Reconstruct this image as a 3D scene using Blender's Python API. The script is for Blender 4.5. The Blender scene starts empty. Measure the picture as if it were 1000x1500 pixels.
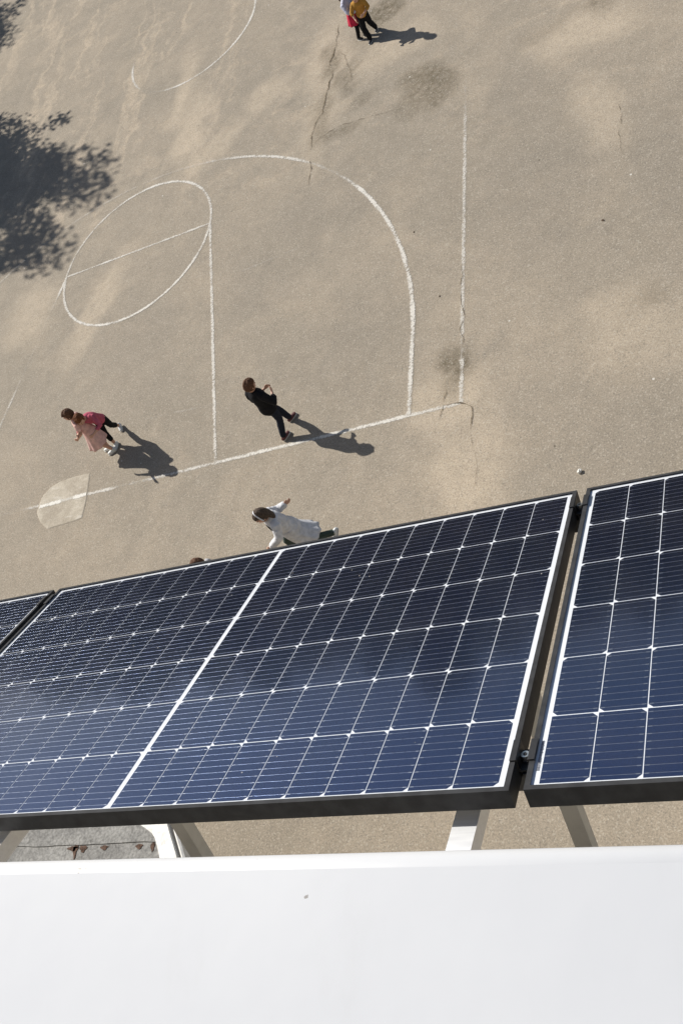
import bpy, bmesh, math, random
from mathutils import Vector, Matrix, noise

random.seed(7)
scene = bpy.context.scene
COL = scene.collection
R = math.radians

# ------------------------------------------------------------------ camera
CAM = (11.095164, -7.981819, 10.00058)
AX = ((0.8797535, 0.0726506, -0.4698464), (-0.1782393, -0.8657769, -0.4676121), (-0.4407545, 0.4951285, -0.7487211))
cam = bpy.data.cameras.new('camera')
camo = bpy.data.objects.new('camera', cam)
COL.objects.link(camo)
camo.matrix_world = Matrix(((AX[0][0], -AX[1][0], -AX[2][0], CAM[0]),
                            (AX[0][1], -AX[1][1], -AX[2][1], CAM[1]),
                            (AX[0][2], -AX[1][2], -AX[2][2], CAM[2]), (0, 0, 0, 1)))
cam.sensor_fit = 'VERTICAL'
cam.sensor_height = 36
cam.lens = 1416.12 / 1500 * 36
cam.clip_start = 0.05
cam.clip_end = 2000
scene.camera = camo

# ------------------------------------------------------------------ sky, sun, exposure
SUN_EL, SUN_AZ = R(36.5), R(-61.0)      # azimuth clockwise from +Y
world = bpy.data.worlds.new('World')
scene.world = world
world.use_nodes = True
wn = world.node_tree.nodes
sky = wn.new('ShaderNodeTexSky')
sky.sky_type = 'NISHITA'
sky.sun_disc = False
sky.sun_elevation = SUN_EL
sky.sun_rotation = SUN_AZ
world.node_tree.links.new(sky.outputs[0], wn['Background'].inputs[0])
wn['Background'].inputs[1].default_value = 0.054
sd = Vector((math.sin(SUN_AZ) * math.cos(SUN_EL), math.cos(SUN_AZ) * math.cos(SUN_EL), math.sin(SUN_EL)))
sun = bpy.data.lights.new('sun', 'SUN')
sun.energy = 4.2
sun.angle = R(0.53)
sun.color = (1.0, 0.95, 0.87)
suno = bpy.data.objects.new('sun', sun)
COL.objects.link(suno)
suno.rotation_euler = (-sd).to_track_quat('-Z', 'Y').to_euler()
scene.view_settings.view_transform = 'Standard'
scene.view_settings.look = 'None'
scene.view_settings.exposure = 0.55
scene.view_settings.gamma = 1.0
scene.cycles.max_bounces = 6
scene.cycles.diffuse_bounces = 3
scene.cycles.glossy_bounces = 3
scene.cycles.transparent_max_bounces = 12

# ------------------------------------------------------------------ material helpers
class NT:
    def __init__(self, name):
        self.m = bpy.data.materials.new(name)
        self.m.use_nodes = True
        self.t = self.m.node_tree
        self.t.nodes.clear()
        self.out = self.t.nodes.new('ShaderNodeOutputMaterial')
    def n(self, kind, **kw):
        x = self.t.nodes.new('ShaderNode' + kind)
        for k, v in kw.items():
            setattr(x, k, v)
        return x
    def set(self, sock, v):
        if isinstance(v, bpy.types.NodeSocket):
            self.t.links.new(v, sock)
        else:
            if isinstance(v, (tuple, list)) and len(v) == 3 and sock.type == 'RGBA':
                v = (*v, 1)
            sock.default_value = v
    def math(self, op, a, b=0.0, c=0.0, clamp=False):
        x = self.n('Math', operation=op, use_clamp=clamp)
        self.set(x.inputs[0], a); self.set(x.inputs[1], b); self.set(x.inputs[2], c)
        return x.outputs[0]
    def mix(self, fac, a, b, blend='MIX'):
        x = self.n('Mix', data_type='RGBA', blend_type=blend)
        self.set(x.inputs[0], fac); self.set(x.inputs[6], a); self.set(x.inputs[7], b)
        return x.outputs[2]
    def coord(self):
        return self.n('TexCoord').outputs['Object']
    def mapping(self, vec, loc=(0, 0, 0), rot=(0, 0, 0), sc=(1, 1, 1)):
        x = self.n('Mapping')
        self.set(x.inputs[0], vec)
        x.inputs[1].default_value = loc; x.inputs[2].default_value = rot; x.inputs[3].default_value = sc
        return x.outputs[0]
    def noise(self, vec, scale, detail=4, rough=.55, dist=0.0):
        x = self.n('TexNoise')
        self.set(x.inputs['Vector'], vec)
        x.inputs['Scale'].default_value = scale; x.inputs['Detail'].default_value = detail
        x.inputs['Roughness'].default_value = rough; x.inputs['Distortion'].default_value = dist
        return x.outputs[0]
    def ramp(self, v, a, b, lo=0.0, hi=1.0):
        x = self.n('MapRange', interpolation_type='SMOOTHSTEP')
        self.set(x.inputs[0], v)
        x.inputs[1].default_value = a; x.inputs[2].default_value = b
        x.inputs[3].default_value = lo; x.inputs[4].default_value = hi
        return x.outputs[0]
    def bsdf(self, col, rough=.6, metal=0.0, spec=.5, normal=None, coat=0.0):
        x = self.n('BsdfPrincipled')
        self.set(x.inputs['Base Color'], col); self.set(x.inputs['Roughness'], rough)
        self.set(x.inputs['Metallic'], metal); self.set(x.inputs['Specular IOR Level'], spec)
        self.set(x.inputs['Coat Weight'], coat)
        if normal is not None:
            self.set(x.inputs['Normal'], normal)
        return x.outputs[0]
    def bump(self, h, strength=.3, dist=.01):
        x = self.n('Bump')
        self.set(x.inputs['Height'], h)
        x.inputs['Strength'].default_value = strength; x.inputs['Distance'].default_value = dist
        return x.outputs[0]
    def done(self, sh):
        self.t.links.new(sh, self.out.inputs[0])
        return self.m

def plain(name, col, rough=.6, metal=0.0, spec=.5, var=.12, scale=25.0, bump=0.0):
    t = NT(name)
    c = t.coord()
    f = t.noise(c, scale, 5)
    dark = tuple(x * (1 - var) for x in col); lite = tuple(min(1, x * (1 + var)) for x in col)
    cc = t.mix(t.ramp(f, .3, .7), dark, lite)
    nm = t.bump(t.noise(c, scale * 3, 4), bump, .01) if bump else None
    return t.done(t.bsdf(cc, rough, metal, spec, nm))

# ------------------------------------------------------------------ ground
def ground_material():
    t = NT('old_asphalt')
    c = t.coord()
    wob = t.n('VectorMath', operation='ADD')
    nv = t.n('TexNoise'); t.set(nv.inputs['Vector'], c); nv.inputs['Scale'].default_value = 1.3; nv.inputs['Detail'].default_value = 4
    sc_ = t.n('VectorMath', operation='SCALE'); t.set(sc_.inputs[0], nv.outputs[1]); sc_.inputs['Scale'].default_value = .9
    t.set(wob.inputs[0], c); t.set(wob.inputs[1], sc_.outputs[0])
    cw = wob.outputs[0]                               # wobbled coordinates (offset about +.45)
    big = t.noise(c, .22, 4, .55, .6)
    med = t.noise(c, .8, 9, .68, .5)
    col = t.mix(t.ramp(big, .34, .66), (.254, .224, .182), (.288, .250, .201))
    col = t.mix(t.ramp(med, .44, .70, 0, .50), col, (.342, .290, .226))
    col = t.mix(t.ramp(t.noise(c, 1.7, 8, .7, .3), .52, .72, 0, .45), col, (.205, .183, .153))
    fine0 = t.noise(c, 5.5, 8, .72)
    # dusty streaks running away from the building, strongest on the far left
    st = t.noise(t.mapping(cw, (3, 1, 0), (0, 0, R(-4)), (1.9, .17, 1)), 1.0, 8, .66)
    sep = t.n('SeparateXYZ'); t.set(sep.inputs[0], c)
    zone = t.math('MULTIPLY', t.ramp(sep.outputs[0], 6.0, -1.0), t.ramp(sep.outputs[1], 4.0, 9.0))
    col = t.mix(t.math('MULTIPLY', t.math('MULTIPLY', t.ramp(st, .52, .64), t.ramp(fine0, .36, .60, .35, 1.0)), t.math('MULTIPLY', zone, .70)), col, (.43, .358, .275))
    # slanting blotches of sand on the far part
    bl = t.noise(t.mapping(cw, (0, 0, 0), (0, 0, R(50)), (.8, 1.6, 1)), 1.5, 9, .68)
    col = t.mix(t.math('MULTIPLY', t.math('MULTIPLY', t.ramp(bl, .53, .66), t.ramp(fine0, .36, .60, .3, 1.0)), t.ramp(sep.outputs[1], 3.5, 8.0, .10, .48)), col, (.415, .345, .265))
    fine = t.noise(c, 8, 9, .75)
    for nm, colr, lo in (('stain_grey', (.222, .198, .165), .55), ('stain_sand', (.47, .395, .305), .55), ('stain_moss', (.105, .088, .060), .30)):
        at = t.n('Attribute'); at.attribute_name = nm
        w = t.math('MULTIPLY', at.outputs['Fac'], t.ramp(fine, .32, .64, lo, 1.0), clamp=True)
        col = t.mix(w, col, colr)
    mot = t.noise(c, 3.2, 10, .74, .25)
    col = t.mix(1.0, col, t.mix(t.ramp(mot, .36, .64), (.945, .945, .94), (1.045, 1.045, 1.045)), 'MULTIPLY')
    # aggregate grain
    g1 = t.noise(c, 44, 3, .75)
    g2 = t.noise(c, 95, 2, .7)
    vor = t.n('TexVoronoi'); t.set(vor.inputs['Vector'], c); vor.inputs['Scale'].default_value = 60
    col = t.mix(1.0, col, t.mix(t.ramp(g1, .28, .72), (.865, .860, .848), (1.325, 1.312, 1.292)), 'MULTIPLY')
    col = t.mix(1.0, col, t.mix(t.ramp(g2, .3, .7), (.84, .84, .84), (1.16, 1.16, 1.16)), 'MULTIPLY')
    sepc = t.n('SeparateColor'); t.set(sepc.inputs[0], vor.outputs['Color'])
    col = t.mix(t.ramp(sepc.outputs[0], .88, .92, 0, .35), col, (.50, .46, .39))
    col = t.mix(t.ramp(sepc.outputs[1], .90, .94, 0, .40), col, (.15, .135, .115))
    v2 = t.n('TexVoronoi'); t.set(v2.inputs['Vector'], c); v2.inputs['Scale'].default_value = 2.2
    s2 = t.n('SeparateColor'); t.set(s2.inputs[0], v2.outputs['Color'])
    dot = t.ramp(v2.outputs['Distance'], .045, .03)
    col = t.mix(t.math('MULTIPLY', dot, t.ramp(s2.outputs[0], .80, .82, 0, .8)), col, (.62, .60, .55))      # trodden gum and chips
    col = t.mix(t.math('MULTIPLY', dot, t.ramp(s2.outputs[0], .20, .18, 0, .7)), col, (.085, .072, .055))
    h = t.math('ADD', t.math('MULTIPLY', g1, .7), t.math('MULTIPLY', g2, .5))
    return t.done(t.bsdf(col, .92, 0, .2, t.bump(h, .4, .010)))

def link(ob, parent=None):
    COL.objects.link(ob)
    if parent is not None:
        ob.parent = parent
    return ob

def mesh_obj(name, verts, faces, mat, parent=None, smooth=False):
    me = bpy.data.meshes.new(name)
    me.from_pydata([tuple(v) for v in verts], [], faces)
    me.update()
    if mat: me.materials.append(mat)
    if smooth:
        for p in me.polygons: p.use_smooth = True
    return link(bpy.data.objects.new(name, me), parent)

def bm_obj(name, bm, mat, parent=None, smooth=False):
    me = bpy.data.meshes.new(name)
    bm.normal_update()
    bm.to_mesh(me); bm.free()
    if mat: me.materials.append(mat)
    if smooth:
        for p in me.polygons: p.use_smooth = True
    return link(bpy.data.objects.new(name, me), parent)

def empty(name, loc=(0, 0, 0), rotz=0.0):
    e = bpy.data.objects.new(name, None)
    e.empty_display_size = .2
    COL.objects.link(e)
    e.location = loc; e.rotation_euler = (0, 0, rotz)
    return e

def tag(o, label, cat, group=None):
    o['label'] = label; o['category'] = cat
    if group: o['group'] = group
    return o

def box(bm, x0, x1, y0, y1, z0, z1, M=None, bevel=0.0):
    r = bmesh.ops.create_cube(bm, size=1)
    vs = r['verts']
    for v in vs:
        v.co = Vector(((x0 + x1) / 2 + v.co.x * (x1 - x0), (y0 + y1) / 2 + v.co.y * (y1 - y0), (z0 + z1) / 2 + v.co.z * (z1 - z0)))
    if bevel:
        es = list({e for v in vs for e in v.link_edges})
        rr = bmesh.ops.bevel(bm, geom=es, offset=bevel, segments=2, profile=.6, affect='EDGES')
        vs = list({v for f in rr['faces'] for v in f.verts} | {v for v in vs if v.is_valid})
    if M is not None:
        for v in vs:
            if v.is_valid: v.co = M @ v.co
    return vs

# stains: x, y, radius x, radius y, turn, kind (0 sand, 1 moss, 2 grey), strength
STAINS = (
            (.77, 8.9, .5, 1.2, 0, 0, .7), (.3, 10.4, .35, 1.6, 0, 0, .6), (2.63, 8.9, .7, .5, .4, 0, .5),
            (1.5, 7.9, 1.0, .4, .5, 0, .5), (7.1, -1.2, .7, 1.1, 0, 0, .55), (6.7, .2, .6, .7, 0, 0, .45),
            (8.9, 7.0, .9, .7, 0, 0, .6), (9.1, 4.8, .45, 1.0, .2, 0, .4), (9.45, .6, .9, .9, 0, 0, .35),
            (-.7, 4.4, .35, 1.6, -.25, 0, .6), (-2.6, 4.9, .8, 1.0, 0, 0, .55), (4.0, 8.3, .55, 2.4, 0, 0, .55), (5.4, 8.6, 1.2, .6, .2, 0, .5),
            (9.0, -1.0, 1.6, 1.2, 0, 2, .55), (8.2, 3.6, 1.2, 1.6, 0, 2, .6), (8.0, 6.0, .7, 1.4, 0, 2, .55), (10.2, 3.0, .8, 2.5, 0, 2, .6),
            (5.2, 1.6, 1.1, 1.3, 0, 2, .4), (4.4, 5.0, 1.1, 1.0, 0, 2, .4), (3.2, 3.7, .8, .9, 0, 2, .4), (0.6, 3.2, 1.2, 1.2, 0, 2, .35),
            (5.1, 9.9, .35, .75, -.6, 1, .95), (5.9, 6.75, .35, .25, 0, 1, .6), (4.55, 8.4, .14, .5, -.5, 1, .8), (6.25, 7.15, .66, .66, 0, 1, .85), (6.80, .62, .26, .5, 0, 1, .95),
            (9.2, 7.4, .4, .3, 0, 1, .6), (4.4, 8.6, .16, .5, -.6, 1, .6), (4.12, 9.05, .26, .70, 0, 1, .80), (4.02, 7.5, .22, .9, 0, 1, .60), (4.45, 6.92, .45, .20, 0, 1, .65), (4.62, 8.0, .2, .25, 0, 1, .5), (5.0, 7.6, .25, .15, 0, 1, .5),
            (8.4, 7.3, .5, .3, 0, 1, .3), (9.5, 1.1, .3, .2, 0, 1, .4))
GM = ground_material()
def frange(a, b, d): return [a + d * i for i in range(int(round((b - a) / d)) + 1)]
gx = [-150, -60, -30, -18] + frange(-10, 12, .125) + [18, 30, 60, 150]
gy = [-130, -60, -25, -12] + frange(-7, 21, .125) + [28, 45, 80, 170]
gv = [(x, y, 0) for y in gy for x in gx]
nx = len(gx)
gf = [(j * nx + i, j * nx + i + 1, (j + 1) * nx + i + 1, (j + 1) * nx + i) for j in range(len(gy) - 1) for i in range(nx - 1)]
ground = mesh_obj('ground', gv, gf, GM)
masks = [[0.0] * len(gv) for _ in range(3)]
for (cx, cy, rx, ry, rot, kind, kk) in STAINS:
    rm = max(rx, ry) * 1.7 + .5
    cr, sr = math.cos(rot), math.sin(rot)
    for jj, y in enumerate(gy):
        if abs(y - cy) > rm: continue
        for ii, x in enumerate(gx):
            if abs(x - cx) > rm: continue
            nv = noise.noise_vector((x * 1.4, y * 1.4, kind * 7.0)) * .30 + noise.noise_vector((x * 4.3, y * 4.3, kind * 5.0)) * .12
            dx, dy = x - cx + nv.x, y - cy + nv.y
            u_, v_ = (dx * cr + dy * sr) / rx, (-dx * sr + dy * cr) / ry
            q = max(0.0, min(1.0, (1.25 - math.hypot(u_, v_)) / .9))
            m_ = masks[kind]; n_ = jj * nx + ii
            m_[n_] = max(m_[n_], kk * q * q * (3 - 2 * q))
for nm, m_ in zip(('stain_sand', 'stain_moss', 'stain_grey'), masks):
    at = ground.data.attributes.new(nm, 'FLOAT', 'POINT'); at.data.foreach_set('value', m_)
ground['kind'] = 'structure'

# ---- painted court lines: thin ribbons 4 mm above the asphalt, worn away by a noise mask
def paint_material(name, wear, colr=(.60, .575, .52)):
    t = NT(name)
    c = t.coord()
    a = t.n('Attribute'); a.attribute_name = 'fade'
    n1 = t.noise(c, 26, 5, .75)
    n2 = t.noise(c, 2.3, 4, .6)
    m = t.math('ADD', t.math('MULTIPLY', n1, .75), t.math('MULTIPLY', n2, .45))
    m = t.math('SUBTRACT', m, t.math('MULTIPLY', a.outputs['Fac'], .17))
    # softer, crumbling edges
    e = t.n('Attribute'); e.attribute_name = 'edge'
    m = t.math('SUBTRACT', m, t.math('MULTIPLY', t.math('POWER', e.outputs['Fac'], 2.0), .22))
    k = t.math('MULTIPLY', t.ramp(m, wear - .10, wear + .15, 0, .90), t.math('SUBTRACT', 1.0, t.math('MULTIPLY', a.outputs['Fac'], .86), clamp=True))
    tr = t.n('BsdfTransparent')
    mx = t.n('MixShader')
    t.set(mx.inputs[0], k); t.t.links.new(tr.outputs[0], mx.inputs[1])
    cc = t.mix(t.ramp(t.noise(c, 60, 3), .3, .7), tuple(x * .85 for x in colr), colr)
    t.t.links.new(t.bsdf(cc, .8, 0, .2), mx.inputs[2])
    return t.done(mx.outputs[0])

PAINT = paint_material('worn_line_paint', .485, (.72, .69, .63))

def ribbon(name, pts, width, mat, parent, z=.004, fade=None, closed=False, jitter=.004):
    n = len(pts)
    verts, fa, ed, faces = [], [], [], []
    for i, p in enumerate(pts):
        p = Vector((p[0], p[1]))
        a = Vector(pts[(i - 1) % n] if (closed or i > 0) else pts[i])
        b = Vector(pts[(i + 1) % n] if (closed or i < n - 1) else pts[i])
        d = (b - a); d.normalize()
        s = Vector((-d.y, d.x))
        w = width(i / max(1, n - 1)) if callable(width) else width
        fv = fade(i / max(1, n - 1)) if fade else 0.0
        for k in (-1, 0, 1):
            q = p + s * (k * w / 2 + (random.uniform(-jitter, jitter) if k else 0))
            verts.append((q.x, q.y, z)); fa.append(fv); ed.append(abs(k))
    for i in range(n if closed else n - 1):
        j = (i + 1) % n
        for k in (0, 1):
            faces.append((i * 3 + k, j * 3 + k, j * 3 + k + 1, i * 3 + k + 1))
    o = mesh_obj(name, verts, faces, mat, parent)
    at = o.data.attributes.new('fade', 'FLOAT', 'POINT'); at.data.foreach_set('value', fa)
    at = o.data.attributes.new('edge', 'FLOAT', 'POINT'); at.data.foreach_set('value', [float(e) for e in ed])
    return o

def seg(a, b, n=40):
    return [(a[0] + (b[0] - a[0]) * i / n, a[1] + (b[1] - a[1]) * i / n) for i in range(n + 1)]

def sst(a, b, x):
    u = max(0, min(1, (x - a) / (b - a))); return u * u * (3 - 2 * u)

FT, FTH, LB, SIDE, R3, HOOP = 5.66, 1.80, 2.87, 6.96, 6.17, 1.52
LW = .082
ribbon('baseline', seg((-4.2, -.01), (SIDE, 0), 120), LW, PAINT, ground,
       fade=lambda u: .70 * (1 - sst(.25, .31, u)) + .12 + .45 * (sst(.44, .46, u) - sst(.50, .53, u)) - .15 * sst(.62, .66, u) * (1 - sst(.93, .96, u)))
ribbon('sideline', seg((SIDE, 0), (SIDE, 12.5), 120), LW * 1.05, PAINT, ground, z=.005,
       fade=lambda u: 0.70 * sst(.40, .58, u) + .24 + .5 * (sst(.06, .07, u) - sst(.085, .095, u)) - .1 * (sst(.02, .03, u) - sst(.06, .065, u)))
ribbon('free_throw_lane_line', seg((LB, 0), (FTH, FT), 60), LW, PAINT, ground, z=.0055, fade=lambda u: .12 + .15 * math.sin(u * 19) * .4)
ribbon('free_throw_lane_line', seg((-LB, 0), (-FTH, FT), 60), LW, PAINT, ground, z=.0055, fade=lambda u: .70 - .60 * sst(.86, .95, u) - .30 * (sst(.10, .2, u) - sst(.45, .55, u)))
ribbon('free_throw_line', seg((-FTH, FT), (FTH, FT), 50), LW * .8, PAINT, ground, z=.006, fade=lambda u: .16 + .1 * math.sin(u * 14))
ribbon('free_throw_circle', [(FTH * math.cos(a / 48 * math.pi), FT + FTH * math.sin(a / 48 * math.pi)) for a in range(96)], LW, PAINT, ground, z=.0065, closed=True,
       fade=lambda u: .02 + .12 * math.sin(u * 12.6 + 1) + .22 * (sst(.28, .34, u) - sst(.46, .5, u)))
arc = [(R3, .0), (R3, .5), (R3, 1.0)] + [(R3 * math.cos(a / 100 * math.pi), HOOP + R3 * math.sin(a / 100 * math.pi)) for a in range(0, 78)]
def arcfade(u):
    f = .05
    f += .45 * (sst(.30, .335, u) - sst(.385, .40, u))
    f += .50 * sst(.50, .56, u)
    return f - .1 * (sst(.22, .25, u) - sst(.28, .30, u))
ribbon('three_point_line', arc, LW * 1.1, PAINT, ground, z=.007, fade=arcfade)
ribbon('centre_circle', [(.15 + 1.72 * math.cos(R(a)), 12.4 + 1.72 * math.sin(R(a))) for a in range(-215, 35, 3)], LW, PAINT, ground,
       fade=lambda u: .75 - .65 * sst(.12, .17, u) + .22 * sst(.24, .28, u) + .35 * (sst(.30, .33, u) - sst(.43, .45, u)) - .28 * sst(.46, .5, u))
ribbon('faint_line', seg((1.2, 1.28), (2.75, 1.18)), .05, PAINT, ground, fade=lambda u: .72)
ribbon('faint_line', seg((2.75, 4.06), (3.9, 4.16)), .04, PAINT, ground, fade=lambda u: .74)
ribbon('faint_line', seg((-.85, 2.85), (-.5, 3.4)), .04, PAINT, ground, fade=lambda u: .78)

# ---- cracks: dark jagged slits lying in the asphalt
def crack_material():
    t = NT('crack_soil'); c = t.coord()
    e = t.n('Attribute'); e.attribute_name = 'edge'
    m = t.math('SUBTRACT', t.math('ADD', t.math('MULTIPLY', t.noise(c, 30, 6, .75), .9), t.math('MULTIPLY', t.noise(c, 5, 4, .6), .55)), t.math('MULTIPLY', e.outputs['Fac'], .42))
    mx = t.n('MixShader'); tr = t.n('BsdfTransparent')
    t.set(mx.inputs[0], t.ramp(m, .38, .68, 0, .80)); t.t.links.new(tr.outputs[0], mx.inputs[1])
    col = t.mix(t.ramp(t.noise(c, 12, 5), .3, .7), (.085, .064, .040), (.190, .150, .100))
    t.t.links.new(t.bsdf(col, .95, 0, .1), mx.inputs[2])
    return t.done(mx.outputs[0])
CRACK = crack_material()
def crack(pts, w, parent=ground):
    out = []
    for (a, b) in zip(pts[:-1], pts[1:]):
        L = math.hypot(b[0] - a[0], b[1] - a[1]); n = max(2, int(L / .05))
        for i in range(n):
            u = i / n
            x = a[0] + (b[0] - a[0]) * u; y = a[1] + (b[1] - a[1]) * u
            out.append((x + .035 * noise.noise((x * 6, y * 6, 1)) + random.uniform(-.008, .008), y + .035 * noise.noise((x * 6, y * 6, 5)) + random.uniform(-.008, .008)))
    out.append(pts[-1])
    ph = random.uniform(0, 50)
    ribbon('crack', out, lambda u: 1.25 * w * max(.12, .55 + 1.1 * noise.noise((u * 9 + ph, 0, 0))) * min(1, 8 * u + .2, 8 * (1 - u) + .2), CRACK, parent, z=.009, jitter=.002)
crack([(4.2, 10.24), (4.17, 9.38), (4.08, 9.01), (4.19, 8.76), (4.1, 8.07), (4.06, 7.6), (3.93, 7.38), (3.89, 6.93), (3.9, 6.6)], .042)
crack([(3.90, 6.35), (3.97, 6.09), (3.96, 5.67)], .028)
crack([(3.92, 6.78), (4.21, 6.93), (4.59, 6.99), (5.09, 6.91)], .022)
crack([(5.09, 6.91), (5.77, 6.8)], .012)
crack([(6.63, -.22), (6.70, .03), (6.83, .02), (6.97, .0), (7.11, -.12), (7.13, -.36), (7.1, -.48)], .032)
crack([(6.70, .03), (6.71, .15), (6.73, .30)], .024)
crack([(6.95, 2.6), (6.94, 2.13), (6.92, 1.87), (6.98, 1.59), (6.94, 1.34), (6.98, 1.1), (6.96, .92)], .022)
crack([(9.44, 4.91), (9.46, 4.58), (9.41, 4.23), (9.43, 3.6)], .013)
crack([(4.3, 9.3), (4.55, 8.7), (4.65, 8.2)], .016)
crack([(7.1, -.5), (7.2, -1.1), (7.15, -1.5)], .008)

# ---- repair patch crossed by the baseline, with the fresher bit of paint on it
def patch_material():
    t = NT('patch_concrete'); c = t.coord()
    col = t.mix(t.ramp(t.noise(c, 3, 5, .6, .5), .35, .68), (.335, .293, .232), (.45, .405, .33))
    col = t.mix(1.0, col, t.mix(t.ramp(t.noise(c, 45, 3), .3, .7), (.86,) * 3, (1.12,) * 3), 'MULTIPLY')
    col = t.mix(t.ramp(t.noise(t.mapping(c, sc=(1, 4, 1)), 2.2, 4), .56, .66, 0, .55), col, (.56, .53, .47))
    return t.done(t.bsdf(col, .85, 0, .25, t.bump(t.noise(c, 60, 3), .3, .006)))
pp = [(.19, .40), (.225, .19), (.26, -.03), (.25, -.27), (.24, -.46), (.05, -.49), (-.25, -.50), (-.47, -.51), (-.66, -.36), (-.81, -.15), (-.83, .02), (-.78, .21), (-.64, .33), (-.44, .40), (-.15, .41)]
bm = bmesh.new()
f = bm.faces.new([bm.verts.new((x + random.uniform(-.012, .012), y + random.uniform(-.012, .012), .0085)) for x, y in reversed(pp)])
r = bmesh.ops.extrude_face_region(bm, geom=[f])
for v in r['geom']:
    if isinstance(v, bmesh.types.BMVert): v.co = Vector((-.29 + (v.co.x + .29) * 1.035, -.04 + (v.co.y + .04) * 1.035, .0015))
bmesh.ops.recalc_face_normals(bm, faces=bm.faces)
patch = bm_obj('repair_patch', bm, patch_material(), ground)
PAINT2 = paint_material('fresh_line_paint', .40, (.78, .76, .70))
ribbon('painted_line', seg((-.80, -.04), (.245, 0), 30), .085, PAINT2, patch, z=.013, fade=lambda u: .5 * (sst(.45, .5, u) - sst(.70, .74, u)))

# ------------------------------------------------------------------ the building
WALLM = plain('render_wall', (.52, .49, .43), .9, spec=.2, var=.1, scale=3, bump=.2)
ROOFM = plain('roof_felt', (.16, .16, .155), .9, spec=.2, var=.2, scale=4, bump=.3)
def coping_material():
    t = NT('white_coping'); c = t.coord()
    col = t.mix(t.ramp(t.noise(c, 2.6, 5, .6), .3, .7), (.600, .609, .626), (.622, .630, .644))
    sp = t.n('TexVoronoi'); t.set(sp.inputs['Vector'], c); sp.inputs['Scale'].default_value = 22
    sc = t.n('SeparateColor'); t.set(sc.inputs[0], sp.outputs['Color'])
    col = t.mix(t.ramp(t.noise(t.mapping(c, sc=(2.5, .8, 1)), 6, 8, .7), .50, .72, 0, .10), col, (.50, .495, .48))
    near = t.ramp(sp.outputs['Distance'], .08, .03)
    col = t.mix(t.math('MULTIPLY', near, t.ramp(sc.outputs[0], .93, .95, 0, .45)), col, (.30, .28, .25))
    for (x, y, rr) in ((10.066, -7.7695, .0055), (10.075, -7.767, .003), (10.443, -7.8055, .0016)):
        v = t.n('VectorMath', operation='DISTANCE'); t.set(v.inputs[0], c); v.inputs[1].default_value = (x, y, 8.9)
        d = t.math('ADD', v.outputs['Value'], t.math('MULTIPLY', t.math('SUBTRACT', t.noise(c, 160, 4), .5), .022))
        col = t.mix(t.ramp(d, rr, rr * .5, 0, .75), col, (.20, .175, .15))
    return t.done(t.bsdf(col, .42, 0, .35, t.bump(t.noise(c, 5, 3), .05, .02)))
bld = empty('school_building', (10, -8.0, 0))
tag(bld, 'rendered building with the white coped parapet at the photo\'s lower edge', 'building')
def child(name, bm, mat, parent, smooth=False):
    o = bm_obj(name, bm, mat, parent, smooth)
    return o
def at_parent(o, p):            # meshes are written in world coordinates
    o.matrix_parent_inverse = p.matrix_world.inverted()
bpy.context.view_layer.update()
bm = bmesh.new(); box(bm, -12, 34, -8.15, -7.80, 0, 8.76)
o = child('wall', bm, WALLM, bld); at_parent(o, bld)
bm = bmesh.new(); box(bm, -12, 34, -22, -8.152, 8.0, 8.3)
o = child('roof', bm, ROOFM, bld); at_parent(o, bld)
COPM = coping_material()
for (x0, x1) in ((-12, -2.004), (-2, 6.996), (7.0, 13.996), (14.0, 34)):
    bm = bmesh.new()
    prof = [(-7.758, 8.79), (-7.752, 8.80), (-7.750, 8.882), (-7.753, 8.893), (-7.760, 8.899), (-7.772, 8.902), (-8.21, 8.885), (-8.225, 8.875), (-8.225, 8.79)]
    a = [bm.verts.new((x0, y, z)) for y, z in prof]; b = [bm.verts.new((x1, y, z)) for y, z in prof]
    n = len(prof)
    for i in range(n):
        j = (i + 1) % n
        bm.faces.new((a[i], a[j], b[j], b[i]))
    bm.faces.new(a[::-1]); bm.faces.new(b)
    bmesh.ops.recalc_face_normals(bm, faces=bm.faces)
    o = child('coping', bm, COPM, bld); at_parent(o, bld)
    for i, p in enumerate(o.data.polygons):
        p.use_smooth = i in (1, 2, 3, 4)

# ------------------------------------------------------------------ low canopy roof below
BIT = NT('grey_bitumen'); c = BIT.coord()
col = BIT.mix(BIT.ramp(BIT.noise(c, 5, 6, .65, .6), .3, .7), (.190, .188, .182), (.285, .282, .272))
col = BIT.mix(1.0, col, BIT.mix(BIT.ramp(BIT.noise(c, 38, 3, .7), .3, .7), (.74,) * 3, (1.25,) * 3), 'MULTIPLY')
col = BIT.mix(BIT.ramp(BIT.noise(c, 16, 5, .6), .60, .68, 0, .6), col, (.11, .11, .105))
BIT = BIT.done(BIT.bsdf(col, .9, 0, .2, BIT.bump(BIT.noise(c, 45, 4), .5, .012)))
RUST = plain('rust_stain', (.095, .062, .048), .95, spec=.1, var=.45, scale=30)
FLASH = NT('white_flashing'); c = FLASH.coord()
col = FLASH.mix(FLASH.ramp(FLASH.noise(c, 9, 5, .6), .35, .7), (.62, .61, .585), (.74, .735, .715))
FLASH = FLASH.done(FLASH.bsdf(col, .5, 0, .4, FLASH.bump(FLASH.noise(c, 12, 3), .4, .02)))
STEEL = plain('zinc_edge', (.36, .355, .345), .55, .3, var=.2, scale=12)
can = empty('entrance_canopy', (3.0, -6.5, 0))
tag(can, 'low grey bitumen canopy roof with rusty seam and white edge flashing below the panels', 'canopy')
bpy.context.view_layer.update()
ZC = 3.2
def edge_x(y): return 5.56 - .56 * (y + 6.40)        # slanting right end of the canopy
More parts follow.
